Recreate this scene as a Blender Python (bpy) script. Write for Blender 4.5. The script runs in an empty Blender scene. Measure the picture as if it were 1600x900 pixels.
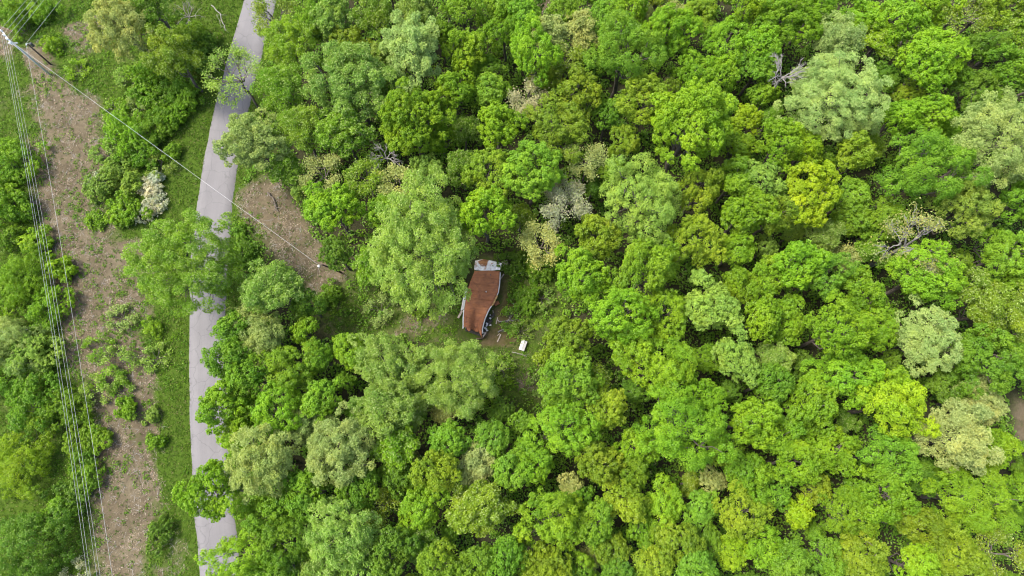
import bpy, math, random
import numpy as np

# ------------------------------------------------------------------ camera, sky, sun, exposure
scene = bpy.context.scene
COL = scene.collection
CAM_H = 100.0
TILT = math.radians(14.5)          # camera looks down, tipped 14.5 degrees off the vertical
F = 800 / math.tan(math.radians(36.85))   # focal length in photo pixels (1600 wide)
cam_data = bpy.data.cameras.new('camera')
cam_data.sensor_width = 36.0
cam_data.angle = math.radians(73.7)
cam_data.clip_start = 0.5
cam_data.clip_end = 3000
cam = bpy.data.objects.new('camera', cam_data)
COL.objects.link(cam)
cam.location = (0, 0, CAM_H)
cam.rotation_euler = (TILT, 0, 0)
scene.camera = cam

SUN_EL, SUN_AZ = math.radians(60), math.radians(-75)   # azimuth: from +Y (top of photo) towards +X; light from upper left
world = bpy.data.worlds.new('World'); scene.world = world; world.use_nodes = True
wn = world.node_tree
sky = wn.nodes.new('ShaderNodeTexSky'); sky.sky_type = 'NISHITA'; sky.sun_disc = False
sky.sun_elevation = SUN_EL; sky.sun_rotation = SUN_AZ
sky.air_density = 1.0; sky.dust_density = 4.0; sky.ozone_density = 0.6; sky.altitude = 200
bg = wn.nodes['Background']; bg.inputs['Strength'].default_value = 0.115
wn.links.new(sky.outputs[0], bg.inputs[0])
sun_d = bpy.data.lights.new('sun', 'SUN'); sun_d.energy = 1.5; sun_d.angle = math.radians(14); sun_d.color = (1.0, 0.95, 0.86)
sun = bpy.data.objects.new('sun', sun_d); COL.objects.link(sun)
sun.rotation_euler = (math.pi / 2 - SUN_EL, 0, math.pi - SUN_AZ)
sun.location = (-60, 60, 140)
vs = scene.view_settings
vs.view_transform = 'Standard'; vs.look = 'None'; vs.gamma = 1.0; vs.exposure = 2.24; vs.use_curve_mapping = False
scene.render.engine = 'CYCLES'
cy = scene.cycles
cy.max_bounces = 6; cy.diffuse_bounces = 4; cy.glossy_bounces = 2; cy.transmission_bounces = 4; cy.transparent_max_bounces = 4
cy.filter_width = 1.1; cy.use_denoising = True; cy.denoiser = 'OPENIMAGEDENOISE'; cy.denoising_input_passes = 'RGB_ALBEDO_NORMAL'; cy.denoising_prefilter = 'ACCURATE'
cy.caustics_reflective = False; cy.caustics_refractive = False

# ------------------------------------------------------------------ helpers
ct, st = math.cos(TILT), math.sin(TILT)

def at(px, py, z=0.0):
    """World point seen at photo pixel (px,py) at height z."""
    cx, cyy = (px - 800) / F, -(py - 450) / F
    dx, dy, dz = cx, cyy * ct + st, cyy * st - ct
    t = (z - CAM_H) / dz
    return np.array((dx * t, dy * t, z))

def depth(p):
    return -((p[1]) * -st + (p[2] - CAM_H) * ct)

def to_px(x, y, z):
    yc = y * ct + (z - CAM_H) * st
    zc = -y * st + (z - CAM_H) * ct
    return 800 + F * x / -zc, 450 - F * yc / -zc

def mesh_np(name, V, faces, mats, attrs=None, smooth=False, mat_idx=None):
    """faces: int array n x k (k = 3 or 4)."""
    V = np.asarray(V, np.float32); faces = np.asarray(faces, np.int32)
    me = bpy.data.meshes.new(name)
    n, k = faces.shape
    me.vertices.add(len(V)); me.vertices.foreach_set('co', V.ravel())
    me.loops.add(n * k); me.loops.foreach_set('vertex_index', faces.ravel())
    me.polygons.add(n); me.polygons.foreach_set('loop_start', np.arange(0, n * k, k, dtype=np.int32))
    me.polygons.foreach_set('loop_total', np.full(n, k, np.int32))
    me.polygons.foreach_set('use_smooth', np.full(n, smooth, bool))
    if not isinstance(mats, (list, tuple)): mats = [mats]
    for m in mats: me.materials.append(m)
    if mat_idx is not None: me.polygons.foreach_set('material_index', np.asarray(mat_idx, np.int32))
    for an, av in (attrs or {}).items():
        av = np.asarray(av, np.float32)
        if av.ndim == 1:
            a = me.attributes.new(an, 'FLOAT', 'POINT'); a.data.foreach_set('value', av)
        else:
            a = me.attributes.new(an, 'FLOAT_COLOR', 'POINT'); a.data.foreach_set('color', av.ravel())
    me.update(calc_edges=True); me.validate()
    return me

def obj(name, me, parent=None, loc=(0, 0, 0), rot=(0, 0, 0), scale=(1, 1, 1)):
    o = bpy.data.objects.new(name, me); COL.objects.link(o)
    o.location = tuple(map(float, loc)); o.rotation_euler = rot; o.scale = scale
    if parent: o.parent = parent
    return o

def tag(o, label=None, cat=None, group=None, kind=None):
    if label: o['label'] = label
    if cat: o['category'] = cat
    if group: o['group'] = group
    if kind: o['kind'] = kind
    return o

def empty(name, loc=(0, 0, 0), rz=0.0):
    return obj(name, None, loc=loc, rot=(0, 0, rz))

class MB:
    """collects verts and polygons of mixed size"""
    def __init__(s): s.v, s.f = [], []
    def add(s, V, Fs):
        b = len(s.v); s.v += [tuple(map(float, p)) for p in V]; s.f += [tuple(b + i for i in f) for f in Fs]; return s
    def box(s, c, d, rz=0.0, tilt=(0, 0)):
        hx, hy, hz = d[0] / 2, d[1] / 2, d[2] / 2
        V = [(x, y, z) for z in (-hz, hz) for y in (-hy, hy) for x in (-hx, hx)]
        V = np.array(V)
        V[:, 2] += V[:, 0] * tilt[0] + V[:, 1] * tilt[1]
        cr, sr = math.cos(rz), math.sin(rz)
        V = np.stack([V[:, 0] * cr - V[:, 1] * sr + c[0], V[:, 0] * sr + V[:, 1] * cr + c[1], V[:, 2] + c[2]], 1)
        return s.add(V, [(0, 2, 3, 1), (4, 5, 7, 6), (0, 1, 5, 4), (2, 6, 7, 3), (0, 4, 6, 2), (1, 3, 7, 5)])
    def tube(s, pts, rad, n=6):
        pts = [np.asarray(p, float) for p in pts]
        if not hasattr(rad, '__len__'): rad = [rad] * len(pts)
        rings = []
        for i, p in enumerate(pts):
            d = pts[min(i + 1, len(pts) - 1)] - pts[max(i - 1, 0)]; d /= np.linalg.norm(d) + 1e-9
            a = np.cross(d, (0, 0, 1) if abs(d[2]) < .9 else (1, 0, 0)); a /= np.linalg.norm(a); b = np.cross(d, a)
            rings.append([p + rad[i] * (math.cos(t) * a + math.sin(t) * b) for t in np.linspace(0, 2 * math.pi, n, endpoint=False)])
        V = [q for r in rings for q in r]
        Fs = [(i * n + j, i * n + (j + 1) % n, (i + 1) * n + (j + 1) % n, (i + 1) * n + j) for i in range(len(pts) - 1) for j in range(n)]
        Fs += [tuple(range(n - 1, -1, -1)), tuple((len(pts) - 1) * n + j for j in range(n))]
        return s.add(V, Fs)
    def mesh(s, name, mat, smooth=False, bevel=0):
        me = bpy.data.meshes.new(name); me.from_pydata(s.v, [], s.f)
        for m in (mat if isinstance(mat, (list, tuple)) else [mat]): me.materials.append(m)
        if smooth: me.polygons.foreach_set('use_smooth', [True] * len(me.polygons))
        me.update(); return me
    def build(s, name, mat, parent=None, smooth=False, **k): return obj(name, s.mesh(name, mat, smooth), parent, **k)

# ------------------------------------------------------------------ materials
def new_mat(name):
    m = bpy.data.materials.new(name); m.use_nodes = True
    nt = m.node_tree; nt.nodes.clear()
    out = nt.nodes.new('ShaderNodeOutputMaterial')
    return m, nt, out

def N(nt, t, **kw):
    n = nt.nodes.new(t)
    for k, v in kw.items():
        if hasattr(n, k) and k not in n.inputs: setattr(n, k, v)
        else: n.inputs[k].default_value = v
    return n

def noise(nt, scale, detail=4, rough=.6, vec=None, dist=0.0):
    n = N(nt, 'ShaderNodeTexNoise'); n.inputs['Scale'].default_value = scale
    n.inputs['Detail'].default_value = detail; n.inputs['Roughness'].default_value = rough; n.inputs['Distortion'].default_value = dist
    if vec is not None: nt.links.new(vec, n.inputs['Vector'])
    return n.outputs['Fac']

def ramp(nt, fac, stops):
    r = N(nt, 'ShaderNodeValToRGB'); e = r.color_ramp.elements
    while len(e) < len(stops): e.new(0.5)
    for i, (p, c) in enumerate(stops):
        e[i].position = p; e[i].color = (*c, 1) if len(c) == 3 else c
    nt.links.new(fac, r.inputs[0]); return r.outputs[0]

def gray(v): return (v, v, v)

def mix(nt, fac, a, b, mode='MIX'):
    m = N(nt, 'ShaderNodeMix', data_type='RGBA', blend_type=mode)
    for sock, v in ((m.inputs[0], fac), (m.inputs[6], a), (m.inputs[7], b)):
        if hasattr(v, 'is_linked') or hasattr(v, 'links'): nt.links.new(v, sock)
        elif hasattr(v, '__len__'): sock.default_value = (*v, 1) if len(v) == 3 else v
        else: sock.default_value = v
    return m.outputs[2]

def math_n(nt, op, a, b=0.0, clamp=False):
    m = N(nt, 'ShaderNodeMath', operation=op); m.use_clamp = clamp
    for s, v in ((m.inputs[0], a), (m.inputs[1], b)):
        if hasattr(v, 'links'): nt.links.new(v, s)
        else: s.default_value = v
    return m.outputs[0]

def leaf_mat(name, fixed=None, transl=0.42, pale=(0.38, 0.45, 0.16)):
    """leaf: diffuse + translucent; colour from the object's own colour, with leaf to leaf variation"""
    m, nt, out = new_mat(name); L = nt.links
    if fixed is None:
        oi = N(nt, 'ShaderNodeObjectInfo'); base = oi.outputs['Color']
    else:
        rgb = N(nt, 'ShaderNodeRGB'); rgb.outputs[0].default_value = (*fixed, 1); base = rgb.outputs[0]
    ti = N(nt, 'ShaderNodeAttribute', attribute_name='tint').outputs['Fac']
    pa = N(nt, 'ShaderNodeAttribute', attribute_name='pale').outputs['Fac']
    var = ramp(nt, ti, [(0, (0.62, 0.72, 0.62)), (.5, (1, 1, 1)), (1, (1.34, 1.22, 1.0))])
    c = mix(nt, 1.0, base, var, 'MULTIPLY')
    oc = N(nt, 'ShaderNodeTexCoord').outputs['Object']
    orr = N(nt, 'ShaderNodeObjectInfo').outputs['Random']
    nn = N(nt, 'ShaderNodeTexNoise', noise_dimensions='4D'); nn.inputs['Scale'].default_value = .33; nn.inputs['Detail'].default_value = 3
    L.new(oc, nn.inputs['Vector']); L.new(math_n(nt, 'MULTIPLY', orr, 40.0), nn.inputs['W'])
    c = mix(nt, 1.0, c, ramp(nt, nn.outputs['Fac'], [(.32, (0.80, 0.88, 0.90)), (.5, (1, 1, 1)), (.68, (1.22, 1.10, 1.05))]), 'MULTIPLY')
    c = mix(nt, pa, c, pale)
    d = N(nt, 'ShaderNodeBsdfDiffuse'); L.new(c, d.inputs[0])
    tcol = mix(nt, 1.0, c, (1.15, 1.2, 0.55), 'MULTIPLY')
    t = N(nt, 'ShaderNodeBsdfTranslucent'); L.new(tcol, t.inputs[0])
    g = N(nt, 'ShaderNodeBsdfGlossy'); g.inputs['Roughness'].default_value = 0.42; g.inputs[0].default_value = (1, 1, 1, 1)
    a = N(nt, 'ShaderNodeMixShader'); a.inputs[0].default_value = transl; L.new(d.outputs[0], a.inputs[1]); L.new(t.outputs[0], a.inputs[2])
    b = N(nt, 'ShaderNodeMixShader'); b.inputs[0].default_value = 0.012; L.new(a.outputs[0], b.inputs[1]); L.new(g.outputs[0], b.inputs[2])
    L.new(b.outputs[0], out.inputs[0]); return m

def noisy_mat(name, c1, c2, scale=3, rough=.9, c3=None, bump=0.0, metallic=0.0):
    m, nt, out = new_mat(name); L = nt.links
    tc = N(nt, 'ShaderNodeTexCoord').outputs['Object']
    f = noise(nt, scale, 6, .65, tc)
    stops = [(.3, c1), (.7, c2)] if c3 is None else [(.28, c1), (.5, c2), (.72, c3)]
    c = ramp(nt, f, stops)
    p = N(nt, 'ShaderNodeBsdfPrincipled'); p.inputs['Roughness'].default_value = rough; p.inputs['Metallic'].default_value = metallic
    L.new(c, p.inputs['Base Color'])
    if bump:
        b = N(nt, 'ShaderNodeBump'); b.inputs['Strength'].default_value = bump; b.inputs['Distance'].default_value = .02
        L.new(noise(nt, scale * 6, 4, .6, tc), b.inputs['Height']); L.new(b.outputs[0], p.inputs['Normal'])
    L.new(p.outputs[0], out.inputs[0]); return m

M_LEAF = leaf_mat('leaf')
M_UNDER = leaf_mat('undergrowth_leaf', (0.130, 0.250, 0.022))
M_COVER = leaf_mat('ground_cover_leaf', (0.100, 0.205, 0.010))
M_GRASS = leaf_mat('grass_blade', (0.080, 0.150, 0.016), .3, (0.30, 0.24, 0.13))
M_BARK = noisy_mat('bark', (0.045, 0.036, 0.028), (0.13, 0.11, 0.09), 2.2, .95, bump=.5)
M_GREYWOOD = noisy_mat('bare_wood', (0.11, 0.10, 0.09), (0.25, 0.235, 0.215), 1.5, .9)
M_WIRE = noisy_mat('aluminium_wire', (0.26, 0.26, 0.26), (0.38, 0.38, 0.38), .4, .7)
M_STRAW = leaf_mat('straw', (0.220, 0.176, 0.128), .1, (0.334, 0.290, 0.238))

def ground_mat():
    m, nt, out = new_mat('ground_soil'); L = nt.links
    pos = N(nt, 'ShaderNodeNewGeometry').outputs['Position']
    at_ = N(nt, 'ShaderNodeAttribute', attribute_name='gmask')
    sep = N(nt, 'ShaderNodeSeparateColor'); L.new(at_.outputs['Color'], sep.inputs[0])
    g, lit, red = sep.outputs
    n_big = noise(nt, .22, 5, .65, pos); n_mid = noise(nt, 1.1, 5, .7, pos); n_fine = noise(nt, 7, 5, .75, pos)
    mp = N(nt, 'ShaderNodeMapping'); mp.inputs['Scale'].default_value = (9, 2.2, 5); mp.inputs['Rotation'].default_value = (0, 0, .35); L.new(pos, mp.inputs[0])
    n_str = noise(nt, 1.0, 6, .8, mp.outputs[0], 1.2)
    brown = ramp(nt, n_str, [(.25, (0.049, 0.038, 0.023)), (.5, (0.092, 0.074, 0.047)), (.75, (0.153, 0.132, 0.087))])
    brown = mix(nt, .45, brown, ramp(nt, n_big, [(.3, (0.060, 0.046, 0.030)), (.7, (0.117, 0.099, 0.064))]))
    green = ramp(nt, n_fine, [(.25, (0.019, 0.040, 0.006)), (.55, (0.048, 0.082, 0.011)), (.8, (0.089, 0.118, 0.027))])
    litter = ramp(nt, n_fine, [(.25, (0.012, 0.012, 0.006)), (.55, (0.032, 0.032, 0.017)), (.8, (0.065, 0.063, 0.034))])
    redc = ramp(nt, n_mid, [(.3, (0.064, 0.033, 0.021)), (.7, (0.152, 0.091, 0.063))])
    thr = math_n(nt, 'ADD', math_n(nt, 'MULTIPLY', n_big, .55), math_n(nt, 'MULTIPLY', n_mid, .45))
    k = math_n(nt, 'ADD', math_n(nt, 'SUBTRACT', g, thr), 0.0)
    k = math_n(nt, 'ADD', math_n(nt, 'MULTIPLY', k, 3.4), .5, True)
    dk = noise(nt, .5, 6, .75, pos, .8)
    brown = mix(nt, 1.0, brown, ramp(nt, dk, [(.30, gray(.52)), (.5, gray(.95)), (.7, gray(1.2))]), 'MULTIPLY')
    c = mix(nt, k, brown, green)
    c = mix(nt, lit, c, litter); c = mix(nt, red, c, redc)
    p = N(nt, 'ShaderNodeBsdfDiffuse'); L.new(c, p.inputs[0])
    b = N(nt, 'ShaderNodeBump'); b.inputs['Strength'].default_value = .8; b.inputs['Distance'].default_value = .12
    L.new(n_fine, b.inputs['Height']); L.new(b.outputs[0], p.inputs['Normal'])
    L.new(p.outputs[0], out.inputs[0]); return m

def road_mat():
    m, nt, out = new_mat('asphalt'); L = nt.links
    uv = N(nt, 'ShaderNodeAttribute', attribute_name='lane')       # x across 0..1, y along in metres
    sep = N(nt, 'ShaderNodeSeparateColor'); L.new(uv.outputs['Color'], sep.inputs[0])
    mp = N(nt, 'ShaderNodeMapping'); mp.inputs['Scale'].default_value = (34, .10, 1); L.new(uv.outputs['Vector'], mp.inputs[0])
    streak = noise(nt, 1.0, 4, .65, mp.outputs[0])
    mp3 = N(nt, 'ShaderNodeMapping'); mp3.inputs['Scale'].default_value = (5, .02, 1); L.new(uv.outputs['Vector'], mp3.inputs[0])
    wide = noise(nt, 1.0, 2, .5, mp3.outputs[0])
    pos = N(nt, 'ShaderNodeNewGeometry').outputs['Position']
    fine = noise(nt, 9, 5, .75, pos); big = noise(nt, .35, 4, .6, pos)
    c = ramp(nt, streak, [(.3, (0.090, 0.085, 0.085)), (.7, (0.122, 0.116, 0.117))])
    c = mix(nt, .55, c, ramp(nt, wide, [(.35, (0.085, 0.079, 0.080)), (.65, (0.128, 0.121, 0.122))]))
    c = mix(nt, .4, c, ramp(nt, fine, [(.25, (0.065, 0.063, 0.063)), (.75, (0.142, 0.136, 0.137))]))
    c = mix(nt, .25, c, ramp(nt, big, [(.35, (0.078, 0.075, 0.075)), (.65, (0.131, 0.125, 0.124))]))
    vo = N(nt, 'ShaderNodeTexVoronoi', feature='DISTANCE_TO_EDGE'); vo.inputs['Scale'].default_value = .30
    wq = N(nt, 'ShaderNodeVectorMath', operation='ADD'); nc = N(nt, 'ShaderNodeTexNoise'); nc.inputs['Scale'].default_value = .8; nc.inputs['Detail'].default_value = 4
    L.new(pos, nc.inputs['Vector']); L.new(pos, wq.inputs[0]); L.new(nc.outputs['Color'], wq.inputs[1]); L.new(wq.outputs[0], vo.inputs['Vector'])
    ck = ramp(nt, vo.outputs['Distance'], [(0.0, gray(.5)), (.018, gray(0))])
    c = mix(nt, ck, c, (0.049, 0.049, 0.049))
    p = N(nt, 'ShaderNodeBsdfPrincipled'); p.inputs['Roughness'].default_value = .85; L.new(c, p.inputs['Base Color'])
    L.new(p.outputs[0], out.inputs[0]); return m

def rust_mat(name, pale=False):
    m, nt, out = new_mat(name); L = nt.links
    tc = N(nt, 'ShaderNodeTexCoord').outputs['Object']
    a = noise(nt, .8, 6, .62, tc, 1.0); b = noise(nt, 3.2, 6, .7, tc)
    mp = N(nt, 'ShaderNodeMapping'); mp.inputs['Scale'].default_value = (.5, 5, 1); mp.inputs['Rotation'].default_value = (0, 0, .35); L.new(tc, mp.inputs[0])
    s = noise(nt, 1.0, 4, .6, mp.outputs[0])
    c = ramp(nt, a, [(.33, (0.085, 0.030, 0.014)), (.42, (0.183, 0.066, 0.027)), (.56, (0.274, 0.099, 0.035)), (.74, (0.304, 0.130, 0.048))])
    c = mix(nt, .12, c, ramp(nt, b, [(.3, (0.122, 0.045, 0.019)), (.7, (0.340, 0.138, 0.053))]))
    c = mix(nt, .30, c, ramp(nt, s, [(.35, (0.122, 0.048, 0.022)), (.65, (0.317, 0.118, 0.042))]))
    if pale:
        k = ramp(nt, noise(nt, .55, 4, .6, tc, .4), [(.50, gray(0)), (.58, gray(1))])
        w = ramp(nt, b, [(.3, (0.50, 0.46, 0.42)), (.6, (0.68, 0.66, 0.63))])
        c = mix(nt, k, w, ramp(nt, s, [(.35, (0.17, 0.06, 0.022)), (.65, (0.34, 0.16, 0.055))]))
    p = N(nt, 'ShaderNodeBsdfPrincipled'); p.inputs['Roughness'].default_value = .8; L.new(c, p.inputs['Base Color'])
    bp = N(nt, 'ShaderNodeBump'); bp.inputs['Strength'].default_value = .03; bp.inputs['Distance'].default_value = .03
    L.new(b, bp.inputs['Height']); L.new(bp.outputs[0], p.inputs['Normal'])
    L.new(p.outputs[0], out.inputs[0]); return m

M_RUST = rust_mat('rusted_sheet'); M_RUSTPALE = rust_mat('rust_stained_white_sheet', True)
M_WHITE = noisy_mat('weathered_white_paint', (0.292, 0.283, 0.267), (0.421, 0.421, 0.413), 1.2, .6, c3=(0.469, 0.469, 0.462))
M_BOXWHITE = noisy_mat('white_enamel', (0.27, 0.26, 0.24), (0.40, 0.40, 0.39), 2, .6)
M_CHAR = noisy_mat('charred_timber', (0.012, 0.011, 0.010), (0.055, 0.048, 0.042), 3, .95)
M_BOARD = noisy_mat('weathered_board', (0.16, 0.13, 0.10), (0.38, 0.33, 0.28), 2.5, .9)
M_YELLOW = noisy_mat('torn_insulation_edge', (0.22, 0.12, 0.04), (0.45, 0.30, 0.12), 3, .9)
M_POLE = noisy_mat('creosote_pole', (0.035, 0.022, 0.015), (0.09, 0.06, 0.045), 3, .9)
M_PALEPOLE = noisy_mat('weathered_grey_pole', (0.33, 0.33, 0.32), (0.50, 0.50, 0.48), 3, .85)
M_PORCELAIN = noisy_mat('porcelain', (0.70, 0.70, 0.70), (0.82, 0.82, 0.82), 3, .3)
M_STEEL = noisy_mat('dark_steel', (0.03, 0.032, 0.034), (0.07, 0.07, 0.075), 3, .5)

# ------------------------------------------------------------------ road path
LEFT_EDGE = [(398, -60), (380, 0), (373, 30), (352, 100), (335, 170), (322, 230), (310, 300), (303, 360), (297, 430), (294, 520), (295, 600), (298, 700), (303, 790), (309, 870), (315, 940), (323, 1010)]
ROAD_W = 5.6
le = np.array([at(*p)[:2] for p in LEFT_EDGE])
# carry the road on, straight, well beyond the picture at both ends
le = np.vstack([le[0] + (le[0] - le[1]) / np.linalg.norm(le[0] - le[1]) * 200, le, le[-1] + (le[-1] - le[-2]) / np.linalg.norm(le[-1] - le[-2]) * 200])
def resample(P, step):
    d = np.r_[0, np.cumsum(np.linalg.norm(np.diff(P, axis=0), axis=1))]
    t = np.arange(0, d[-1], step)
    # smooth a little with a moving average
    Q = np.stack([np.interp(t, d, P[:, i]) for i in range(2)], 1)
    for _ in range(8):
        Q[1:-1] = (Q[:-2] + 2 * Q[1:-1] + Q[2:]) / 4
    return Q, t
LE, LT = resample(le, 1.0)
tan = np.gradient(LE, axis=0); tan /= np.linalg.norm(tan, axis=1)[:, None]
nor = np.stack([-tan[:, 1], tan[:, 0]], 1)      # the path runs down the picture: the road lies on this side (+x)
if nor[len(nor) // 2, 0] < 0: nor = -nor
CEN = LE + nor * ROAD_W / 2

def road_signed(x, y):
    """distance right (+) / left (-) of the road's centre line"""
    sel = (CEN[:, 1] > -60) & (CEN[:, 1] < 140)
    C, T = CEN[sel], nor[sel]
    P = np.stack([np.ravel(x), np.ravel(y)], 1)
    out = np.empty(len(P))
    for i in range(0, len(P), 4000):
        q = P[i:i + 4000]
        d = q[:, None, :] - C[None]
        j = np.argmin((d ** 2).sum(2), 1)
        out[i:i + 4000] = (d[np.arange(len(q)), j] * T[j]).sum(1)
    return out.reshape(np.shape(x))

# ------------------------------------------------------------------ the ground
BROWN = [(95, 270, 40, 60), (130, 240, 40, 40), (120, 370, 50, 50), (165, 500, 60, 50), (170, 570, 50, 60), (190, 780, 50, 60), (230, 660, 30, 40), (85, 170, 40, 50), (130, 480, 50, 50), (60, 100, 24, 30), (130, 55, 28, 20), (20, 40, 22, 22), (60, 135, 34, 26), (112, 185, 46, 40), (88, 240, 34, 40), (80, 320, 26, 46), (125, 300, 22, 40), (150, 390, 70, 36), (190, 410, 50, 40), (140, 450, 70, 48), (185, 470, 50, 36),
         (112, 520, 26, 70), (205, 540, 34, 40), (225, 595, 26, 60), (180, 640, 50, 46), (195, 715, 56, 46), (215, 765, 40, 40), (190, 850, 46, 70), (235, 230, 22, 30), (160, 690, 26, 40), (265, 870, 16, 40), (190, 930, 50, 40),
         (395, 320, 30, 46), (440, 345, 42, 46), (475, 400, 44, 36), (505, 428, 38, 26), (490, 450, 22, 22), (415, 330, 40, 46), (-40, 60, 50, 60), (1602, 650, 24, 60), (1640, 680, 40, 80), (855, 4, 36, 14), (670, 500, 34, 14), (640, 520, 34, 12), (830, 600, 20, 26)]
CLEAR = [(540, 460, 60, 40), (600, 490, 90, 46), (690, 500, 60, 40), (790, 470, 60, 60), (840, 450, 50, 60), (800, 560, 50, 50), (815, 610, 40, 40), (860, 480, 30, 50), (730, 540, 50, 30), (760, 420, 30, 20)]
REDSOIL = [(790, 450, 16, 34), (772, 510, 16, 20), (785, 520, 20, 18), (795, 480, 16, 22), (765, 530, 24, 10)]
FOREST_LITTER_START = 7.0

def blobs(px, py, L, soft=.35):
    v = np.zeros(np.shape(px))
    for (x, y, a, b) in L:
        r = np.sqrt(((px - x) / a) ** 2 + ((py - y) / b) ** 2)
        v = np.maximum(v, np.clip((1.25 - r) / soft, 0, 1))
    return v

def ground_masks(x, y):
    px, py = to_px(x, y, 0.0)
    s = road_signed(x, y)
    left = s < 0
    q0, q1 = px, py
    # patches of bare ground have wandering, ragged outlines
    wx = sum(a * np.sin(x * f * .8 + y * f * .6 + p) for a, f, p in ((.9, .35, 1), (.8, .8, 2.2), (.5, 1.7, .3), (.35, 3.1, 4)))
    wy = sum(a * np.sin(-x * f * .5 + y * f * .9 + p) for a, f, p in ((.9, .4, 5), (.8, .9, .7), (.5, 1.5, 2), (.35, 3.3, 1.4)))
    px, py = px + wx * 9, py + wy * 9
    br = blobs(px, py, BROWN, .7); cl = blobs(px, py, CLEAR, .4); rd = blobs(px, py, REDSOIL, .5)
    verge = np.clip((6.2 - np.abs(s)) / 2.0, 0, 1)
    low = np.clip((py - 480) / 60, 0, 1)
    verge = np.maximum(verge, np.where(left, np.clip((8.6 - np.abs(s)) / 1.6, 0, 1), 0))
    g = np.where(left, .66 - .40 * br, .58 - .27 * br)
    g = np.maximum(g, verge * np.where(left, .98, .8) * np.where(br > .4, .6 if True else 1, 1))
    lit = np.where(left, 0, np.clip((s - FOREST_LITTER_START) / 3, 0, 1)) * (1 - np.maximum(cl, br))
    return g, lit, rd * .5, br, cl, s, q0, q1

def axis(a, b, step, far):
    c = np.arange(a, b + 1e-6, step)
    return np.r_[[-far, -far * .5, a - 60, a - 20], c, [b + 20, b + 60, far * .5, far]]
gx, gy = axis(-95, 95, .7, 900), axis(-24, 92, .7, 900)
GX, GY = np.meshgrid(gx, gy)
g_, l_, r_, br_, cl_, s_, px_, py_ = ground_masks(GX, GY)
rng = np.random.default_rng(5)
GZ = rng.normal(0, .03, GX.shape) * (np.abs(s_) > 4) - .02
nx, ny = len(gx), len(gy)
idx = np.arange(nx * ny).reshape(ny, nx)
quads = np.stack([idx[:-1, :-1], idx[:-1, 1:], idx[1:, 1:], idx[1:, :-1]], -1).reshape(-1, 4)
gm = np.stack([g_.ravel(), l_.ravel(), r_.ravel(), np.ones(g_.size)], 1)
ground = obj('ground', mesh_np('ground', np.stack([GX.ravel(), GY.ravel(), GZ.ravel()], 1), quads, ground_mat(), {'gmask': gm}, True))
tag(ground, kind='structure')

# road: a low crowned ribbon, ragged at its edges
us = np.array([0, .02, .25, .5, .75, .98, 1.0])
rows = []
lane = []
er = np.random.default_rng(9)
jl = np.convolve(er.normal(0, .10, len(LE)), np.ones(3) / 3, 'same'); jr = np.convolve(er.normal(0, .14, len(LE)), np.ones(3) / 3, 'same')
for i in range(len(LE)):
    for u in us:
        w = u * ROAD_W + (jl[i] if u < .1 else 0) + (jr[i] if u > .9 else 0)
        p = LE[i] + nor[i] * w
        z = .055 + .05 * (1 - (2 * u - 1) ** 2) if 0 < u < 1 else -.05
        rows.append((p[0], p[1], z)); lane.append((u, LT[i], 0, 1))
k = len(us)
ii = np.arange(len(LE) * k).reshape(-1, k)
rq = np.stack([ii[:-1, :-1], ii[1:, :-1], ii[1:, 1:], ii[:-1, 1:]], -1).reshape(-1, 4)
road = obj('road', mesh_np('road', rows, rq, road_mat(), {'lane': np.array(lane)}, True)); tag(road, kind='structure')

# ------------------------------------------------------------------ foliage builders
def unit(v): return v / (np.linalg.norm(v, axis=-1, keepdims=True) + 1e-9)

def leaves(pos, nrm, L, W, r, fold=.22):
    """one folded diamond leaf per point -> verts, tri faces"""
    n = len(pos)
    a = unit(np.cross(nrm, r.normal(size=(n, 3)))); b = np.cross(nrm, a)
    L = np.broadcast_to(L, n)[:, None]; W = np.broadcast_to(W, n)[:, None]
    base = pos - a * L * .5; tip = pos + a * L * .5 - nrm * L * .12
    m = pos + a * L * r.uniform(-.1, .1, (n, 1))
    lft = m + b * W * .5 + nrm * W * fold; rgt = m - b * W * .5 + nrm * W * fold
    V = np.stack([base, rgt, tip, lft], 1).reshape(-1, 3)
    i = np.arange(n) * 4
    Fc = np.stack([np.stack([i, i + 1, i + 2], 1), np.stack([i, i + 2, i + 3], 1)], 1).reshape(-1, 3)
    return V, Fc

def spread_dirs(n, zmin, r):
    """evenly spread directions with z > zmin, shuffled"""
    i = np.arange(n) + .5
    z = 1 - (1 - zmin) * i / n
    ph = i * 2.399963 + r.uniform(0, 6.28)
    q = np.sqrt(np.maximum(0, 1 - z * z))
    d = np.stack([q * np.cos(ph), q * np.sin(ph), z], 1)
    return unit(d + r.normal(0, .10, d.shape))

def tubes_np(segs, n=5):
    """segs: list of (p0, p1, r0, r1) -> verts, quad faces"""
    P0 = np.array([s[0] for s in segs]); P1 = np.array([s[1] for s in segs]); R0 = np.array([s[2] for s in segs]); R1 = np.array([s[3] for s in segs])
    d = unit(P1 - P0)
    ref = np.where(np.abs(d[:, 2:3]) < .9, np.array([[0, 0, 1.]]), np.array([[1., 0, 0]]))
    a = unit(np.cross(d, ref)); b = np.cross(d, a)
    t = np.linspace(0, 2 * np.pi, n, endpoint=False)
    ring = np.cos(t)[None, :, None] * a[:, None] + np.sin(t)[None, :, None] * b[:, None]
    V = np.stack([P0[:, None] + ring * R0[:, None, None], P1[:, None] + ring * R1[:, None, None]], 1).reshape(-1, 3)
    j = np.arange(n); q = np.stack([j, (j + 1) % n, n + (j + 1) % n, n + j], 1)
    Fc = (np.arange(len(segs)) * 2 * n)[:, None, None] + q[None]
    return V, Fc.reshape(-1, 4)

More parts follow.
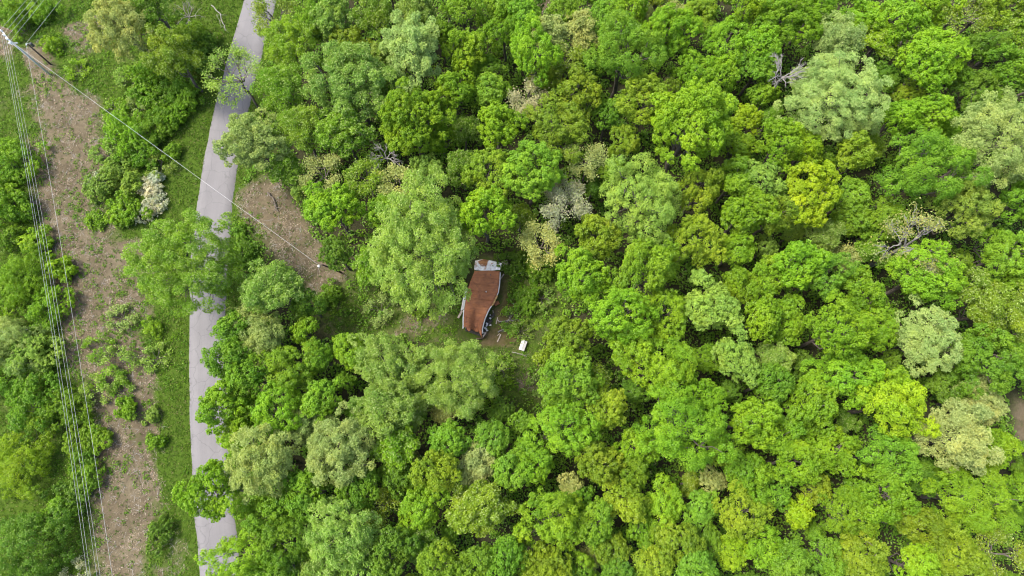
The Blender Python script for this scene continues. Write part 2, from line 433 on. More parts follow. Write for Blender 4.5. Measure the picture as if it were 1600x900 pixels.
def limb(p0, p1, r0, r1, r, k=4, wob=.08, sag=0.0):
    p0, p1 = np.asarray(p0, float), np.asarray(p1, float)
    L = np.linalg.norm(p1 - p0)
    pts = [p0 + (p1 - p0) * i / k + (r.normal(0, wob * L, 3) * (0 < i < k)) + np.array((0, 0, sag * L * math.sin(math.pi * i / k))) for i in range(k + 1)]
    rr = np.linspace(r0, r1, k + 1)
    return [(pts[i], pts[i + 1], rr[i], rr[i + 1]) for i in range(k)], pts

ZC = {1.2: 3.6, 1.8: 6.0, 2.6: 8.5, 3.5: 10.0, 4.6: 11.5, 6.0: 12.2, 7.8: 12.0}
MAXLEAF = {}

def make_tree(seed, R, kind):
    """a tree prototype with its base at the origin: (crown mesh, trunk mesh, height of crown centre)"""
    r = np.random.default_rng(seed)
    zc = 14.5 if kind == 'd' else ZC[R] if kind not in 'bwx' else R * .30
    C = np.array((0, 0, zc))
    segs = []
    P = []; Nn = []; T = []; Pa = []; LL = []; WW = []
    if kind in 'cfb':
        lr = {'c': .30 * R ** .35 * 2.0, 'f': .85, 'b': .55}[kind]
        lr = {'c': .62 + .13 * R, 'f': .50 + .065 * R, 'b': .40 + .12 * R}[kind]
        lr *= r.uniform(.82, 1.22); lsz = r.uniform(.74, 1.0)
        zmin = {'c': -.45, 'f': -.42, 'b': -.12}[kind]
        nl = int({'c': .78, 'f': 1.10, 'b': .80}[kind] * (1 - zmin) / 2 * 4 * (R / lr) ** 2 * .80)
        D = spread_dirs(nl, zmin, r)
        az = np.arctan2(D[:, 1], D[:, 0])
        wv = 2.2 if kind == 'b' else 1.15
        wave = 1 + wv * (.11 * np.sin(az * 2 + r.uniform(0, 6)) + .08 * np.sin(az * 3 + r.uniform(0, 6)) + .06 * np.sin(az * 5 + r.uniform(0, 6)))
        rad = R * np.clip(r.normal(.86, .13 if kind == 'c' else .15, nl), .48, 1.10) * (1 + (wave - 1) * (1 - np.abs(D[:, 2]) * .7))
        ez = {'c': r.uniform(.85, 1.2), 'f': .95, 'b': .80}[kind]
        lc = D * (rad - lr * .55)[:, None] * np.array((1, 1, ez)) + C
        # second, inner shell so that gaps do not look through the crown
        ni = nl // 3
        D2 = spread_dirs(ni, zmin, r); lc2 = D2 * (R * r.uniform(.3, .58, ni))[:, None] * np.array((1, 1, ez)) + C
        lc = np.vstack([lc, lc2]); D = np.vstack([D, D2]); nl = len(lc)
        if kind == 'f':   # drop some lobes for a looser outline
            keep = r.random(nl) > .10; lc, D = lc[keep], D[keep]; nl = len(lc)
        lrad = lr * r.uniform(.72, 1.22, nl)
        ltint = r.normal(0, .12, nl)
        ns = {'c': 11, 'f': 12, 'b': 9}[kind]
        for i in range(nl):
            out = unit(D[i] * .75 + np.array((0, 0, .55)))
            sd = spread_dirs(ns, -.35, r)
            # turn the sub-lobes so that their pole looks outwards
            h = unit(np.cross(out, (0.3, .9, .1))); e = np.cross(out, h)
            sd = sd[:, :1] * h + sd[:, 1:2] * e + sd[:, 2:] * out
            sc = lc[i] + sd * (lrad[i] * r.uniform(.60, .95, (ns, 1))) * np.array((1, 1, .85))
            sr = lrad[i] * (r.uniform(.26, .40, ns) if kind == 'c' else r.uniform(.28, .46, ns))
            nlv = {'c': 44, 'f': 29, 'b': 26}[kind]
            if i >= nl - ni: nlv = int(nlv * .6)
            for jx in range(ns):
                m = max(4, int(nlv * (sr[jx] / .36) ** 1.5)) if kind != 'b' else max(5, int(nlv * (sr[jx] / .28) ** 1.3))
                m = min(m, 84)
                d = unit(r.normal(size=(m, 3)) + out * .55)
                p = sc[jx] + d * sr[jx] * (r.random((m, 1)) ** (.25 if kind == 'c' else .4)) * (np.array((1.25, 1.25, .8)) if kind == 'f' else 1)
                nrm = unit(d * .75 + sd[jx] * .35 + np.array((0, 0, .22)) + r.normal(0, .30, (m, 3))) if kind != 'f' else unit(d * .40 + sd[jx] * .50 + np.array((0, 0, .36)) + r.normal(0, .62, (m, 3)))
                P.append(p); Nn.append(nrm); T.append(np.clip(.5 + ltint[i] + r.normal(0, .12, m), 0, 1))
                if kind == 'f':
                    Pa.append((r.random(m) < .22) * r.uniform(.3, .8, m)); LL.append(r.uniform(.24, .42, m)); WW.append(r.uniform(.12, .19, m))
                elif kind == 'c':
                    Pa.append(np.zeros(m)); LL.append(r.uniform(.19, .31, m)); WW.append(r.uniform(.16, .25, m))
                else:
                    Pa.append((r.random(m) < .06) * .5); LL.append(r.uniform(.18, .32, m)); WW.append(r.uniform(.14, .24, m))
        # trunk and limbs
        tr = .045 * R + .06
        if kind == 'b':
            for q in range(6):
                j = r.integers(nl); segs += limb((r.normal(0, .08), r.normal(0, .08), -.1), lc[j], .035, .012, r, 3)[0]
        else:
            top = np.array((r.normal(0, .2), r.normal(0, .2), zc + .25 * R))
            s, pts = limb((0, 0, -.25), top, tr * 1.25, tr * .4, r, 6, .012); segs += s
            for q in range(12):
                j = r.integers(nl); f = pts[2 + q % 4]
                s2, p2 = limb(f, lc[j], tr * .45, .03, r, 4, .06, .05); segs += s2
                for w in range(2):
                    j2 = np.argsort(((lc - lc[j]) ** 2).sum(1))[1 + r.integers(4)]
                    segs += limb(p2[2], lc[j2], tr * .2, .02, r, 2, .05)[0]
    else:
        # branching wood first, leaves at the twig ends.  s: thin-leaved tree, d: bare tree, w: wispy low bush, x: bare low tangle
        tr = .04 * R + .06 + (.03 if kind in 'dh' else 0) if kind in 'sdh' else .05
        tips = []
        def grow(p, d, L, rad, lev):
            q = p + d * L
            s, pts = limb(p, q, rad, rad * .62, r, 3 if lev < 3 else 2, .06); segs.extend(s)
            if lev >= maxlev: tips.append(q); return
            kids = 3 if lev < 2 else (3 if r.random() < .55 else 2)
            for c in range(kids):
                nd = unit(d + r.normal(0, .55, 3) + np.array((0, 0, .12)))
                off = unit(q - C); nd = unit(nd + off * .25)
                start = q if c else pts[len(pts) // 2]
                grow(start, nd, L * r.uniform(.58, .82), rad * .6, lev + 1)
        maxlev = {'s': 4, 'h': 5, 'd': 5, 'w': 3, 'x': 3}[kind]
        if kind in 'sdh':
            fork = np.array((r.normal(0, .2), r.normal(0, .2), zc - .55 * R))
            s, pts = limb((0, 0, -.25), fork, tr * 1.25, tr * .85, r, 5, .015); segs += s
            for q in range(5):
                a = q * 1.257 + r.uniform(-.4, .4)
                grow(fork, unit(np.array((math.cos(a) * .8, math.sin(a) * .8, r.uniform(.5, 1.1)))), R * .48, tr * .6, 1)
        else:
            for q in range(7):
                a = q * .9 + r.uniform(-.4, .4)
                grow(np.array((0, 0, 0.)), unit(np.array((math.cos(a), math.sin(a), r.uniform(.4, 1.0)))), R * .45, .045, 1)
        # fit the span to R
        ends = np.array(tips) - np.array((0, 0, zc))
        span = np.percentile(np.linalg.norm(ends[:, :2], axis=1), 90)
        kf = R * .95 / span
        fit = lambda p: np.array((p[0] * kf, p[1] * kf, p[2]))
        segs = [(fit(a), fit(b), c, d) for a, b, c, d in segs]; tips = [fit(t) for t in tips]
        per = {'s': 44, 'h': 9, 'd': 0, 'w': 26, 'x': 0}[kind]
        for t_ in tips:
            m = int(per * r.uniform(.4, 1.5))
            if m < 1: continue
            p = t_ + r.normal(0, 1, (m, 3)) * np.array((.40, .40, .26)) * (1 if kind in 'sh' else .5)
            P.append(p); Nn.append(unit(np.array((0, 0, .6)) + r.normal(0, .6, (m, 3)))); T.append(np.clip(r.normal(.5, .2, m), 0, 1))
            Pa.append((r.random(m) < .25) * r.uniform(.3, .8, m)); LL.append(r.uniform(.16, .30, m)); WW.append(r.uniform(.12, .2, m))
    V, Fq = tubes_np(segs, 6 if kind in 'cfb' else 4)
    wood = mesh_np('trunk', V, Fq, M_GREYWOOD if kind in 'dxh' else M_BARK, None, True)
    if not P: return None, wood, zc
    P, Nn, T, Pa, LL, WW = map(np.concatenate, (P, Nn, T, Pa, LL, WW))
    if kind in 'cfb': LL = LL * lsz; WW = WW * lsz
    V, Fc = leaves(P, Nn, LL, WW, r)
    me = mesh_np('crown', V, Fc, M_LEAF, {'tint': np.repeat(T, 4), 'pale': np.repeat(Pa, 4)})
    return me, wood, zc

SIZES = {'c': [1.8, 2.6, 3.5, 4.6, 6.0], 'f': [1.8, 2.6, 3.5, 4.6, 6.0, 7.8], 's': [1.8, 2.6, 3.5, 4.6], 'h': [4.6], 'd': [1.8, 3.5], 'b': [1.2, 1.8, 2.6, 3.5, 6.0], 'w': [1.2, 1.8, 2.6], 'x': [1.8]}
VARS = {'c': {1.8: 3, 2.6: 5, 3.5: 6, 4.6: 4, 6.0: 2}, 'f': {1.8: 1, 2.6: 2, 3.5: 2, 4.6: 3, 6.0: 2, 7.8: 1}, 's': {1.8: 2, 2.6: 2, 3.5: 2, 4.6: 1}, 'h': {4.6: 1}, 'd': {1.8: 2, 3.5: 1}, 'b': {1.2: 2, 1.8: 3, 2.6: 2, 3.5: 2, 6.0: 1}, 'w': {1.2: 1, 1.8: 2, 2.6: 1}, 'x': {1.8: 2}}
PROTO = {}
def proto(kind, R, v):
    key = (kind, R, v)
    if key not in PROTO: PROTO[key] = make_tree(hash((ord(kind), int(R * 10), v)) % 100000, R, kind)
    return PROTO[key]

# leaf colours (surface albedo)
PAL = {'L': (0.168, 0.300, 0.013), 'G': (0.140, 0.262, 0.016), 'B': (0.148, 0.285, 0.021), 'P': (0.275, 0.362, 0.098), 'Q': (0.198, 0.312, 0.044), 'Y': (0.232, 0.352, 0.012),
       'O': (0.176, 0.268, 0.016), 'T': (0.300, 0.335, 0.100), 'W': (0.35, 0.34, 0.21), 'V': (0.44, 0.46, 0.36), 'D': (0.105, 0.206, 0.017), 'K': (0.3, 0.3, 0.3)}
#__TREES__
TREES = """
455 70 44 L f|440 140 40 L f|428 22 38 O s|515 30 36 Q f|545 70 32 O c|645 80 52 P f|550 128 66 Q f|535 205 42 G f|645 192 58 L c|730 80 36 L c
726 22 30 G c|708 148 36 L c|765 138 30 B c|788 48 32 L c|782 8 30 G c|780 205 36 L c|395 225 48 P f|470 205 38 O f|505 268 36 T s|602 240 28 K d
520 325 42 L c|622 285 32 T s|768 270 40 O c|722 262 28 G f|425 452 46 Q f|480 478 24 D c|660 385 97 Q f|757 340 42 L c|578 415 28 L f|450 570 48 L c
545 548 30 L c|607 572 54 Q f|712 588 66 Q f|412 525 36 P f|432 640 42 L c|506 625 34 G c|412 720 58 P f|527 705 58 P f|603 642 48 Q f|620 695 36 L f
638 708 14 T s|686 735 36 O c|745 725 32 T f|748 795 46 O f|655 795 40 L c|768 686 32 B c|797 735 32 B c|475 772 42 G c|535 835 58 Q f|450 845 42 G c
590 790 28 O s|690 882 36 O c|742 885 34 O c|612 862 40 D c|788 872 36 G c|342 765 48 L c|354 632 42 L c|382 868 44 L c|364 562 34 G c|366 512 32 G c
192 45 50 T f|238 10 40 G f|268 85 44 O f|292 22 26 K x|370 118 46 Q s|295 412 84 G f|40 720 60 Y b|50 850 72 D b|62 632 48 G b|20 260 44 G b
18 320 40 G b|858 55 30 T f|908 48 30 T f|885 95 30 O s|832 92 42 L c|815 38 32 B c|972 92 60 B c|940 28 30 G c|982 22 34 L c|1040 60 44 L c
1010 160 44 O c|1135 60 40 L c|1085 118 34 L c|1122 120 28 L c|1190 95 36 G c|1125 160 30 G c|872 195 50 O c|902 148 38 O c|1072 208 66 L c|1166 185 28 Y c
1156 222 28 L c|1150 278 32 L c|920 245 34 T s|884 298 26 W s|826 155 28 W s|1048 135 12 W s|832 275 46 B c|1005 312 70 Q c|975 222 26 O c|878 328 40 W s
845 378 32 T s|908 432 44 L c|932 372 38 O c|1010 425 58 L c|965 490 50 L c|1040 490 40 L c|1110 475 46 Q c|1085 378 40 O c|1150 388 30 L c|1162 330 42 L c
886 522 38 O c|888 590 46 B c|932 600 24 O s|988 548 44 L c|1042 572 50 L c|1145 560 38 Q c|1186 500 34 L c|1198 435 34 L c|880 668 50 L c|1060 672 70 L c
948 638 34 O c|935 722 38 O c|996 702 32 L c|862 812 54 L c|890 756 22 T c|930 818 34 G c|975 782 36 O c|1040 788 38 L c|1098 795 30 B c|1110 750 18 T c
1010 832 28 L c|1060 850 40 O c|1020 882 34 O c|956 858 30 O c|920 868 18 T s|846 886 40 O c|960 890 28 D c|1086 890 34 B c|1156 802 40 O c|1145 862 30 Y c
1176 660 42 L c|1168 742 40 L c|1195 855 34 L c|1225 42 44 L c|1310 62 40 P f|1352 24 32 L c|1372 62 28 Y f|1402 34 40 L c|1300 160 78 P f|1455 95 50 L c
1398 190 28 L c|1456 182 36 L c|1436 275 66 G c|1550 228 76 P f|1215 232 36 L c|1255 235 28 Y c|1258 310 46 Y c|1330 250 30 O c|1335 302 32 B c|1582 115 38 G c
1498 22 46 O s|1535 14 34 O c|1630 -8 46 O c|1182 78 30 L c|1226 112 34 K d|1335 340 34 G c|1430 375 58 T h|1498 332 46 Q c|1562 400 46 G c|1242 420 40 L c|1286 430 38 B c
1342 462 38 L c|1440 430 50 L c|1226 502 38 L c|1300 520 46 L c|1362 512 42 L c|1330 585 52 L c|1452 530 54 P f|1540 562 54 G c|1552 480 56 O f|1592 440 34 G c
1212 560 28 Q f|1320 410 22 T s|1388 635 54 Y c|1488 682 58 T f|1532 622 40 T f|1270 628 44 L c|1215 682 34 L c|1255 672 24 L c|1240 722 38 L c|1300 702 38 L c
1380 715 42 G c|1366 775 46 L c|1318 795 38 L c|1245 800 26 Y c|1230 872 36 B c|1520 782 66 L c|1534 702 38 L c|1432 822 40 O c|1482 862 40 O c|1350 872 42 O c
1562 862 46 O s|1422 880 34 L c|1290 870 34 G c|1592 555 26 G c|1598 320 40 G c|1480 190 26 L c|1585 762 26 L c|835 730 30 L c|1130 700 30 O c
700 690 34 G c|565 760 34 G c|1100 620 30 L c|1108 560 26 L c|1150 450 28 L c|1090 300 34 O c|1190 280 32 Q c|1200 345 30 O c|960 270 26 G c|650 20 34 Q f
590 30 30 G f|690 60 22 G c|570 280 30 O s|600 330 26 G c|1260 140 22 G c|1200 20 30 G c|1270 15 30 L c|1450 20 34 L c|1530 140 34 D c|1485 120 24 G c
1375 130 24 D c|1385 345 36 G c|1400 600 26 G c|1480 600 30 D c|905 900 30 G c|985 740 26 G c|905 780 26 G c|820 700 24 G c|1200 600 34 G c|1205 770 30 G c
1270 760 28 O c|1110 850 28 G c|390 590 34 G c|385 500 30 P f|375 680 30 L c|500 560 26 G c|700 640 20 T s|660 850 30 G f|500 890 40 Q f
420 800 34 G c|440 890 40 G f|560 890 36 Q c|395 640 30 G c|560 640 22 G c|480 660 30 P f|855 900 40 O c|640 640 30 Q f|480 520 24 L c
1050 30 24 T f|1090 25 32 O c|880 20 28 G c|760 100 26 G c|600 90 24 Q f|490 40 26 G c|690 215 20 L c|850 130 24 O c|1000 30 24 T f|1160 20 30 L c
"""
BUSHES = """
83 72 18 L b|205 210 40 L b|250 200 32 G b|290 150 30 G b|230 150 28 G b|198 332 30 L b|160 292 28 Q b|240 302 17 V b|246 280 14 V b|235 328 16 V b|228 290 13 V w|248 318 14 V w|150 285 14 V w|165 240 24 Q w|40 440 52 L b
15 540 56 P b|85 480 36 L b|60 560 44 Q b|190 498 22 P w|188 565 28 Q w|155 542 24 L w|240 512 18 L b|243 560 22 Q w|200 640 20 L b|155 685 24 G b
247 690 15 L b|250 835 26 D b|140 745 26 G b|125 690 26 G b|110 640 36 G b|595 484 26 P w
800 500 20 G w|822 468 24 G b|814 517 18 Q w|802 412 28 D b|842 420 28 G b|845 465 22 Q w|785 578 22 G w|842 602 18 Q w|770 610 18 G b|380 400 24 G b|375 360 16 G b
30 30 30 G b|65 18 26 G b|120 900 26 W w|95 800 34 G b|115 770 30 D b|270 130 26 G w|215 170 22 P w|175 215 20 W x|270 240 16 G b|150 610 26 Q w
507 472 18 G b|655 482 14 G w|855 560 22 O b|865 625 20 G b|470 490 16 D b|395 395 14 G b|520 455 16 G b
240 650 14 Q b|190 610 18 G w|175 590 20 L w|20 460 30 L b|10 590 34 G b|100 420 22 L b|60 380 26 L b|15 370 26 G b|250 260 24 Q w|222 335 14 V w
255 45 30 G b|300 62 30 G b|312 100 24 D b|240 120 34 L b|205 122 26 Q w|275 182 26 L b|225 240 28 G b|188 262 24 Q b|262 150 26 G b|180 170 20 L w|320 70 22 D b|210 290 20 Q b|150 345 14 L w|130 718 24 G b|120 110 18 L w
"""
def rows_of(s):
    for ln in s.strip().splitlines():
        for it in ln.split('|'):
            a = it.split(); yield float(a[0]), float(a[1]), float(a[2]), a[3], a[4]

TINFO = []
tr_rng = random.Random(21)
def plant(px, py, rp, colr, kind):
    sizes = SIZES[kind]
    zc = 9.0
    for _ in range(4):
        p = at(px, py, zc); R = rp * (1.0 if kind == 'c' else 0.98 if kind == 'f' else 1.0) * depth(p) / F
        R0 = min(sizes, key=lambda q: abs(math.log(q / R))); s = R / R0
        zc = (14.5 if kind == 'd' else ZC[R0] if kind not in 'bwx' else R0 * .3) * s
    v = tr_rng.randrange(VARS[kind][R0])
    crown, wood, _ = proto(kind, R0, v)
    nm = {'c': 'leafy_tree', 'f': 'feathery_tree', 's': 'sparse_tree', 'h': 'sparse_tree', 'd': 'bare_tree', 'b': 'bush', 'w': 'wispy_bush', 'x': 'bare_bush'}[kind]
    root = empty(nm, (p[0], p[1], 0), tr_rng.uniform(0, 6.283))
    zs = s * (tr_rng.uniform(.88, 1.20) if kind == 'c' else tr_rng.uniform(.94, 1.08))
    el = tr_rng.uniform(.88, 1.13) if kind in 'cfb' else 1.0
    obj('trunk', wood, root, scale=(s * el, s / el, zs))
    if crown is not None:
        c = obj('crown', crown, root, scale=(s * el, s / el, zs))
        b = np.array(PAL[colr]); j = tr_rng.uniform(.84, 1.12); hsh = tr_rng.uniform(-.09, .07)
        c.color = (b[0] * j * (1 + hsh), b[1] * j, b[2] * j * (1 - hsh), 1)
    TINFO.append(dict(o=root, px=px, py=py, r=rp, c=colr, k=kind, left=bool(road_signed(np.array([p[0]]), np.array([p[1]]))[0] < 0)))
    return root
for row in rows_of(TREES): plant(*row)
for row in rows_of(BUSHES): plant(*row)
# understorey trees in the gaps between the crowns
fx, fy = np.meshgrid(np.arange(390, 1640, 8.0), np.arange(-20, 930, 8.0))
free = np.full(fx.shape, 60.0)
for t in TINFO: free = np.minimum(free, np.hypot(fx - t['px'], fy - t['py']) - t['r'])
gpt = np.array([at(a, b, 4.0) for a, b in zip(fx.ravel(), fy.ravel())])
_, lit_, _, b_, c_, s__, _, _ = ground_masks(gpt[:, 0], gpt[:, 1])
free[((lit_ < .9) | (s__ < 9)).reshape(fx.shape)] = 0
for (hx, hy, hr_) in ((753, 465, 90), (1600, 650, 60), (1240, 840, 22), (1345, 735, 16), (1420, 680, 16)): free[np.hypot(fx - hx, fy - hy) < hr_] = 0
while free.max() > 11:
    k_ = np.unravel_index(np.argmax(free), free.shape); qx, qy, qr = fx[k_], fy[k_], min(28.0, max(17.0, free.max() * 1.35))
    plant(qx, qy, qr, tr_rng.choice('GGDDOQ'), 'c' if tr_rng.random() < .75 else 'f')
    free = np.minimum(free, np.hypot(fx - qx, fy - qy) - qr)

# ------------------------------------------------------------------ low growth nobody could count
def scatter_leaves(name, centres, rad, zr, per, L, W, mat, seed, pale=.05):
    r = np.random.default_rng(seed)
    n = len(centres)
    rep = np.repeat(np.arange(n), per)
    m = len(rep)
    R = (rad * r.uniform(.6, 1.4, n))[rep]
    d = unit(r.normal(size=(m, 3))); d[:, 2] = np.abs(d[:, 2])
    hgt = (r.uniform(zr[0], zr[1], n))[rep]
    p = np.stack([centres[rep, 0] + d[:, 0] * R, centres[rep, 1] + d[:, 1] * R, .04 + d[:, 2] * hgt * r.random(m) ** .5], 1)
    nrm = unit(d * .5 + np.array((0, 0, .7)) + r.normal(0, .45, (m, 3)))
    V, Fc = leaves(p, nrm, r.uniform(*L, m), r.uniform(*W, m), r)
    ct_ = r.normal(0, .16, n)[rep]
    T = np.clip(.5 + ct_ + r.normal(0, .15, m), 0, 1); Pa = (r.random(m) < pale) * .6
    return obj(name, mesh_np(name, V, Fc, mat, {'tint': np.repeat(T, 4), 'pale': np.repeat(Pa, 4)}))

r = np.random.default_rng(77)
# forest undergrowth
c = np.stack([r.uniform(-50, 92, 13000), r.uniform(-20, 88, 13000)], 1)
g1, l1, r1, b1, c1, s1, qx, qy = ground_masks(c[:, 0], c[:, 1])
keep = (s1 > 4.5) & (b1 < .25) & (r.random(len(c)) < np.where(c1 > .3, .2, .85)) & ~((qx > 715) & (qx < 800) & (qy > 395) & (qy < 540))
tag(scatter_leaves('undergrowth', c[keep], .85, (.3, 2.4), 30, (.22, .44), (.18, .34), M_UNDER, 3), 'low dark green undergrowth on the forest floor between trunks', 'undergrowth', kind='stuff')
# broad-leaved ground cover in the corridor
COVER = [(100, 40, 70, 40), (150, 105, 50, 45), (95, 130, 40, 24), (40, 250, 40, 60), (30, 350, 50, 60), (60, 400, 60, 40), (130, 50, 40, 50), (120, 330, 16, 30), (150, 320, 20, 50), (250, 90, 50, 80), (230, 180, 60, 60), (160, 270, 40, 60),
         (80, 560, 60, 120), (110, 700, 40, 120), (120, 820, 40, 90), (150, 380, 16, 14), (140, 430, 16, 20), (230, 640, 14, 16), (180, 725, 24, 20), (175, 760, 16, 16), (270, 560, 20, 60), (255, 490, 30, 40), (560, 480, 60, 40), (680, 520, 60, 30), (800, 470, 40, 50), (790, 580, 40, 40), (240, 690, 20, 14), (395, 370, 20, 50), (210, 500, 60, 80)]
c = np.stack([r.uniform(-95, 20, 26000), r.uniform(-22, 88, 26000)], 1)
qx, qy = to_px(c[:, 0], c[:, 1], 0); s1 = road_signed(c[:, 0], c[:, 1])
keep = (r.random(len(c)) < np.maximum(blobs(qx, qy, COVER, .5) * .8, .16 * (np.sin(c[:, 0] * .6 + 1.7 * np.sin(c[:, 1] * .31)) * np.sin(c[:, 1] * .5 + 1.3 * np.sin(c[:, 0] * .43)) > -.15) * (s1 < -3))) & (np.abs(s1) > 3.2) & ~((qx > 715) & (qx < 795) & (qy > 395) & (qy < 535))
tag(scatter_leaves('ground_cover', c[keep], .38, (.12, .5), 16, (.12, .26), (.10, .20), M_COVER, 4), 'bright green broad-leaved weeds spreading over the cleared strip', 'weeds', kind='stuff')
# grass
def grass_mesh(name, c, mat, seed, h=(.10, .26), w=.05, blades=5, lean=.9, pale=.15):
    r = np.random.default_rng(seed); n = len(c); rep = np.repeat(np.arange(n), blades); m = len(rep)
    a = r.uniform(0, 6.283, m); base = np.stack([c[rep, 0] + r.normal(0, .12, m), c[rep, 1] + r.normal(0, .12, m), np.zeros(m)], 1)
    H = r.uniform(*h, m); d = np.stack([np.cos(a), np.sin(a), np.zeros(m)], 1); sd = np.stack([-np.sin(a), np.cos(a), np.zeros(m)], 1)
    ww = (w * r.uniform(.6, 1.5, m))[:, None]
    tip = base + d * (H * lean * r.uniform(.3, 1.2, m))[:, None]; tip[:, 2] = H
    V = np.stack([base - sd * ww, base + sd * ww, tip], 1).reshape(-1, 3)
    Fc = np.arange(m * 3).reshape(-1, 3)
    T = np.clip(.5 + r.normal(0, .17, n)[rep] + r.normal(0, .12, m), 0, 1); Pa = (r.random(m) < pale) * r.uniform(.3, .9, m)
    return obj(name, mesh_np(name, V, Fc, mat, {'tint': np.repeat(T, 3), 'pale': np.repeat(Pa, 3)}))
c = np.stack([r.uniform(-90, 22, 150000), r.uniform(-22, 88, 150000)], 1)
g1, l1, r1, b1, c1, s1, qx, qy = ground_masks(c[:, 0], c[:, 1])
inpic = (qx > -40) & (qx < 1000) & (qy > -40) & (qy < 940)
house = (qx > 718) & (qx < 792) & (qy > 400) & (qy < 532)
keep = inpic & (np.abs(s1) > 2.75) & (l1 < .5) & ~house & (r1 < .3) & (r.random(len(c)) < np.clip((g1 - .30) * 2.2, .15, 1))
tag(grass_mesh('grass', c[keep], M_GRASS, 8), 'short green grass on verges and cleared strip', 'grass', kind='stuff')
keep = inpic & (np.abs(s1) > 3.2) & (b1 > .2) & (r.random(len(c)) < .12 + .5 * (np.sin(c[:, 0] * .9 + 2 * np.sin(c[:, 1] * .37)) * np.sin(c[:, 1] * .7 + 1.5 * np.sin(c[:, 0] * .5)) > .1))
tag(grass_mesh('straw_litter', c[keep], M_STRAW, 9, (.03, .14), .022, 4, 3.2, .4), 'dry straw and dead stems littering the brown ground', 'straw', kind='stuff')
keep = inpic & (np.abs(s1) > 3.2) & (b1 > .25) & (r.random(len(c)) < .045)
tag(grass_mesh('twig_litter', c[keep], M_GREYWOOD, 12, (.05, .16), .022, 3, 7.0, .4), 'dead twigs and sticks strewn over the bare brown ground', 'twigs', kind='stuff')
# ------------------------------------------------------------------ the collapsed trailer
def slab(grid, th=.03):
    """closed slab from a grid of points [rows][cols]"""
    G = np.asarray(grid, float); a, b = G.shape[:2]
    V = np.vstack([G.reshape(-1, 3), G.reshape(-1, 3) - np.array((0, 0, th))])
    n = a * b; ix = np.arange(n).reshape(a, b); Fs = []
    for i in range(a - 1):
        for j in range(b - 1):
            q = (ix[i, j], ix[i + 1, j], ix[i + 1, j + 1], ix[i, j + 1]); Fs += [q, tuple(n + k for k in reversed(q))]
    rim = [ix[0, j] for j in range(b)] + [ix[i, b - 1] for i in range(1, a)] + [ix[a - 1, j] for j in range(b - 2, -1, -1)] + [ix[i, 0] for i in range(a - 2, 0, -1)]
    for k in range(len(rim)):
        p, q = rim[k], rim[(k + 1) % len(rim)]; Fs.append((p, q, n + q, n + p))
    return MB().add(V, Fs)

def along(P, t):
    P = np.array(P, float); d = np.r_[0, np.cumsum(np.linalg.norm(np.diff(P, axis=0), axis=1))]; d /= d[-1]
    return np.stack([np.interp(t, d, P[:, i]) for i in range(P.shape[1])], -1)
HL = [(741.5, 424), (735, 440), (731, 452), (728, 469), (725.5, 484), (724.5, 500), (724.5, 515)]
HR = [(781, 423.5), (780.5, 434), (780, 444), (778, 458), (771, 472), (763, 484), (757, 498), (753, 512), (752.5, 526)]
hr = np.random.default_rng(31)
dent = [(hr.uniform(0, 1), hr.uniform(0, 1), hr.uniform(.08, .22), hr.normal(0, .10)) for _ in range(16)]
def roof_z(u, v):
    z = 2.35 + .16 * (1 - (2 * u - 1) ** 2) * max(0, 1 - v * 1.6)
    fold = max(0, (v - .38) / .62)
    z -= 1.15 * fold ** 1.1 * math.exp(-((u - (.50 + .14 * fold)) / .20) ** 2)
    z -= .75 * fold ** 1.5 * max(0, u - .6) / .4
    z -= .28 * math.exp(-((v - .42 - .15 * (u - .5)) / .035) ** 2) * (0.4 + .6 * u)          # a crease across the middle
    z += .10 * math.exp(-((v - .36 - .15 * (u - .5)) / .03) ** 2)
    for (du, dv, dw, dz) in dent: z += dz * math.exp(-(((u - du) / dw) ** 2 + ((v - dv) / dw / .7) ** 2))
    return z
def roof_pt(u, v, dz=0.0):
    a, b = along(HL, v), along(HR, v); p = a + (b - a) * u
    return at(p[0], p[1], 2.2) * np.array((1, 1, 0)) + np.array((0, 0, roof_z(u, v) + dz))
hb = at(752, 470, 0)
house = empty('collapsed_trailer', (hb[0], hb[1], 0))
def hobj(mb, name, mat, par=None, smooth=False):
    off = np.array((hb[0], hb[1], 0)); mb.v = [tuple(np.array(p) - off) for p in mb.v]
    return mb.build(name, mat, par or house, smooth)
tag(house, 'collapsed trailer home with a sagging rusty sheet roof in the clearing', 'trailer')
NU = 15; NS = 9
for k in range(NS):
    v0, v1 = k / NS, (k + 1) / NS
    vv = np.linspace(v0, min(1, v1 + .006), 7)
    G = []
    for q, v in enumerate(vv):
        row = []
        for u in np.linspace(0, 1, NU):
            vj = v
            if k == NS - 1 and q >= 4:      # the torn lower edge
                vj = v - (.05 * (math.sin(u * 17) * .5 + .5) + (.07 if .36 < u < .85 else 0)) * (q - 3) / 3
            row.append(roof_pt(u, vj, .007 * (q / 6) + .005 * (k % 2)))
        G.append(row)
    hobj(slab(G, .018), 'roof_sheet', M_RUST, smooth=True)
# rust-stained white end of the roof
E0 = [(741, 423), (755, 423.6), (768, 423.4), (781.5, 422.6)]; E1 = [(742.5, 407), (755, 404.6), (769, 407.4), (784, 411)]
G = []
for q, t in enumerate(np.linspace(0, 1, 5)):
    a, b = along(E0, np.linspace(0, 1, 9)), along(E1, np.linspace(0, 1, 9)); p = a + (b - a) * t
    G.append([at(x, y, 2.2) * np.array((1, 1, 0)) + np.array((0, 0, 2.50 - .35 * t ** 2 + .05 * math.sin(i * 1.9 + q))) for i, (x, y) in enumerate(p)])
hobj(slab(G, .03), 'roof_end_panel', M_RUSTPALE)
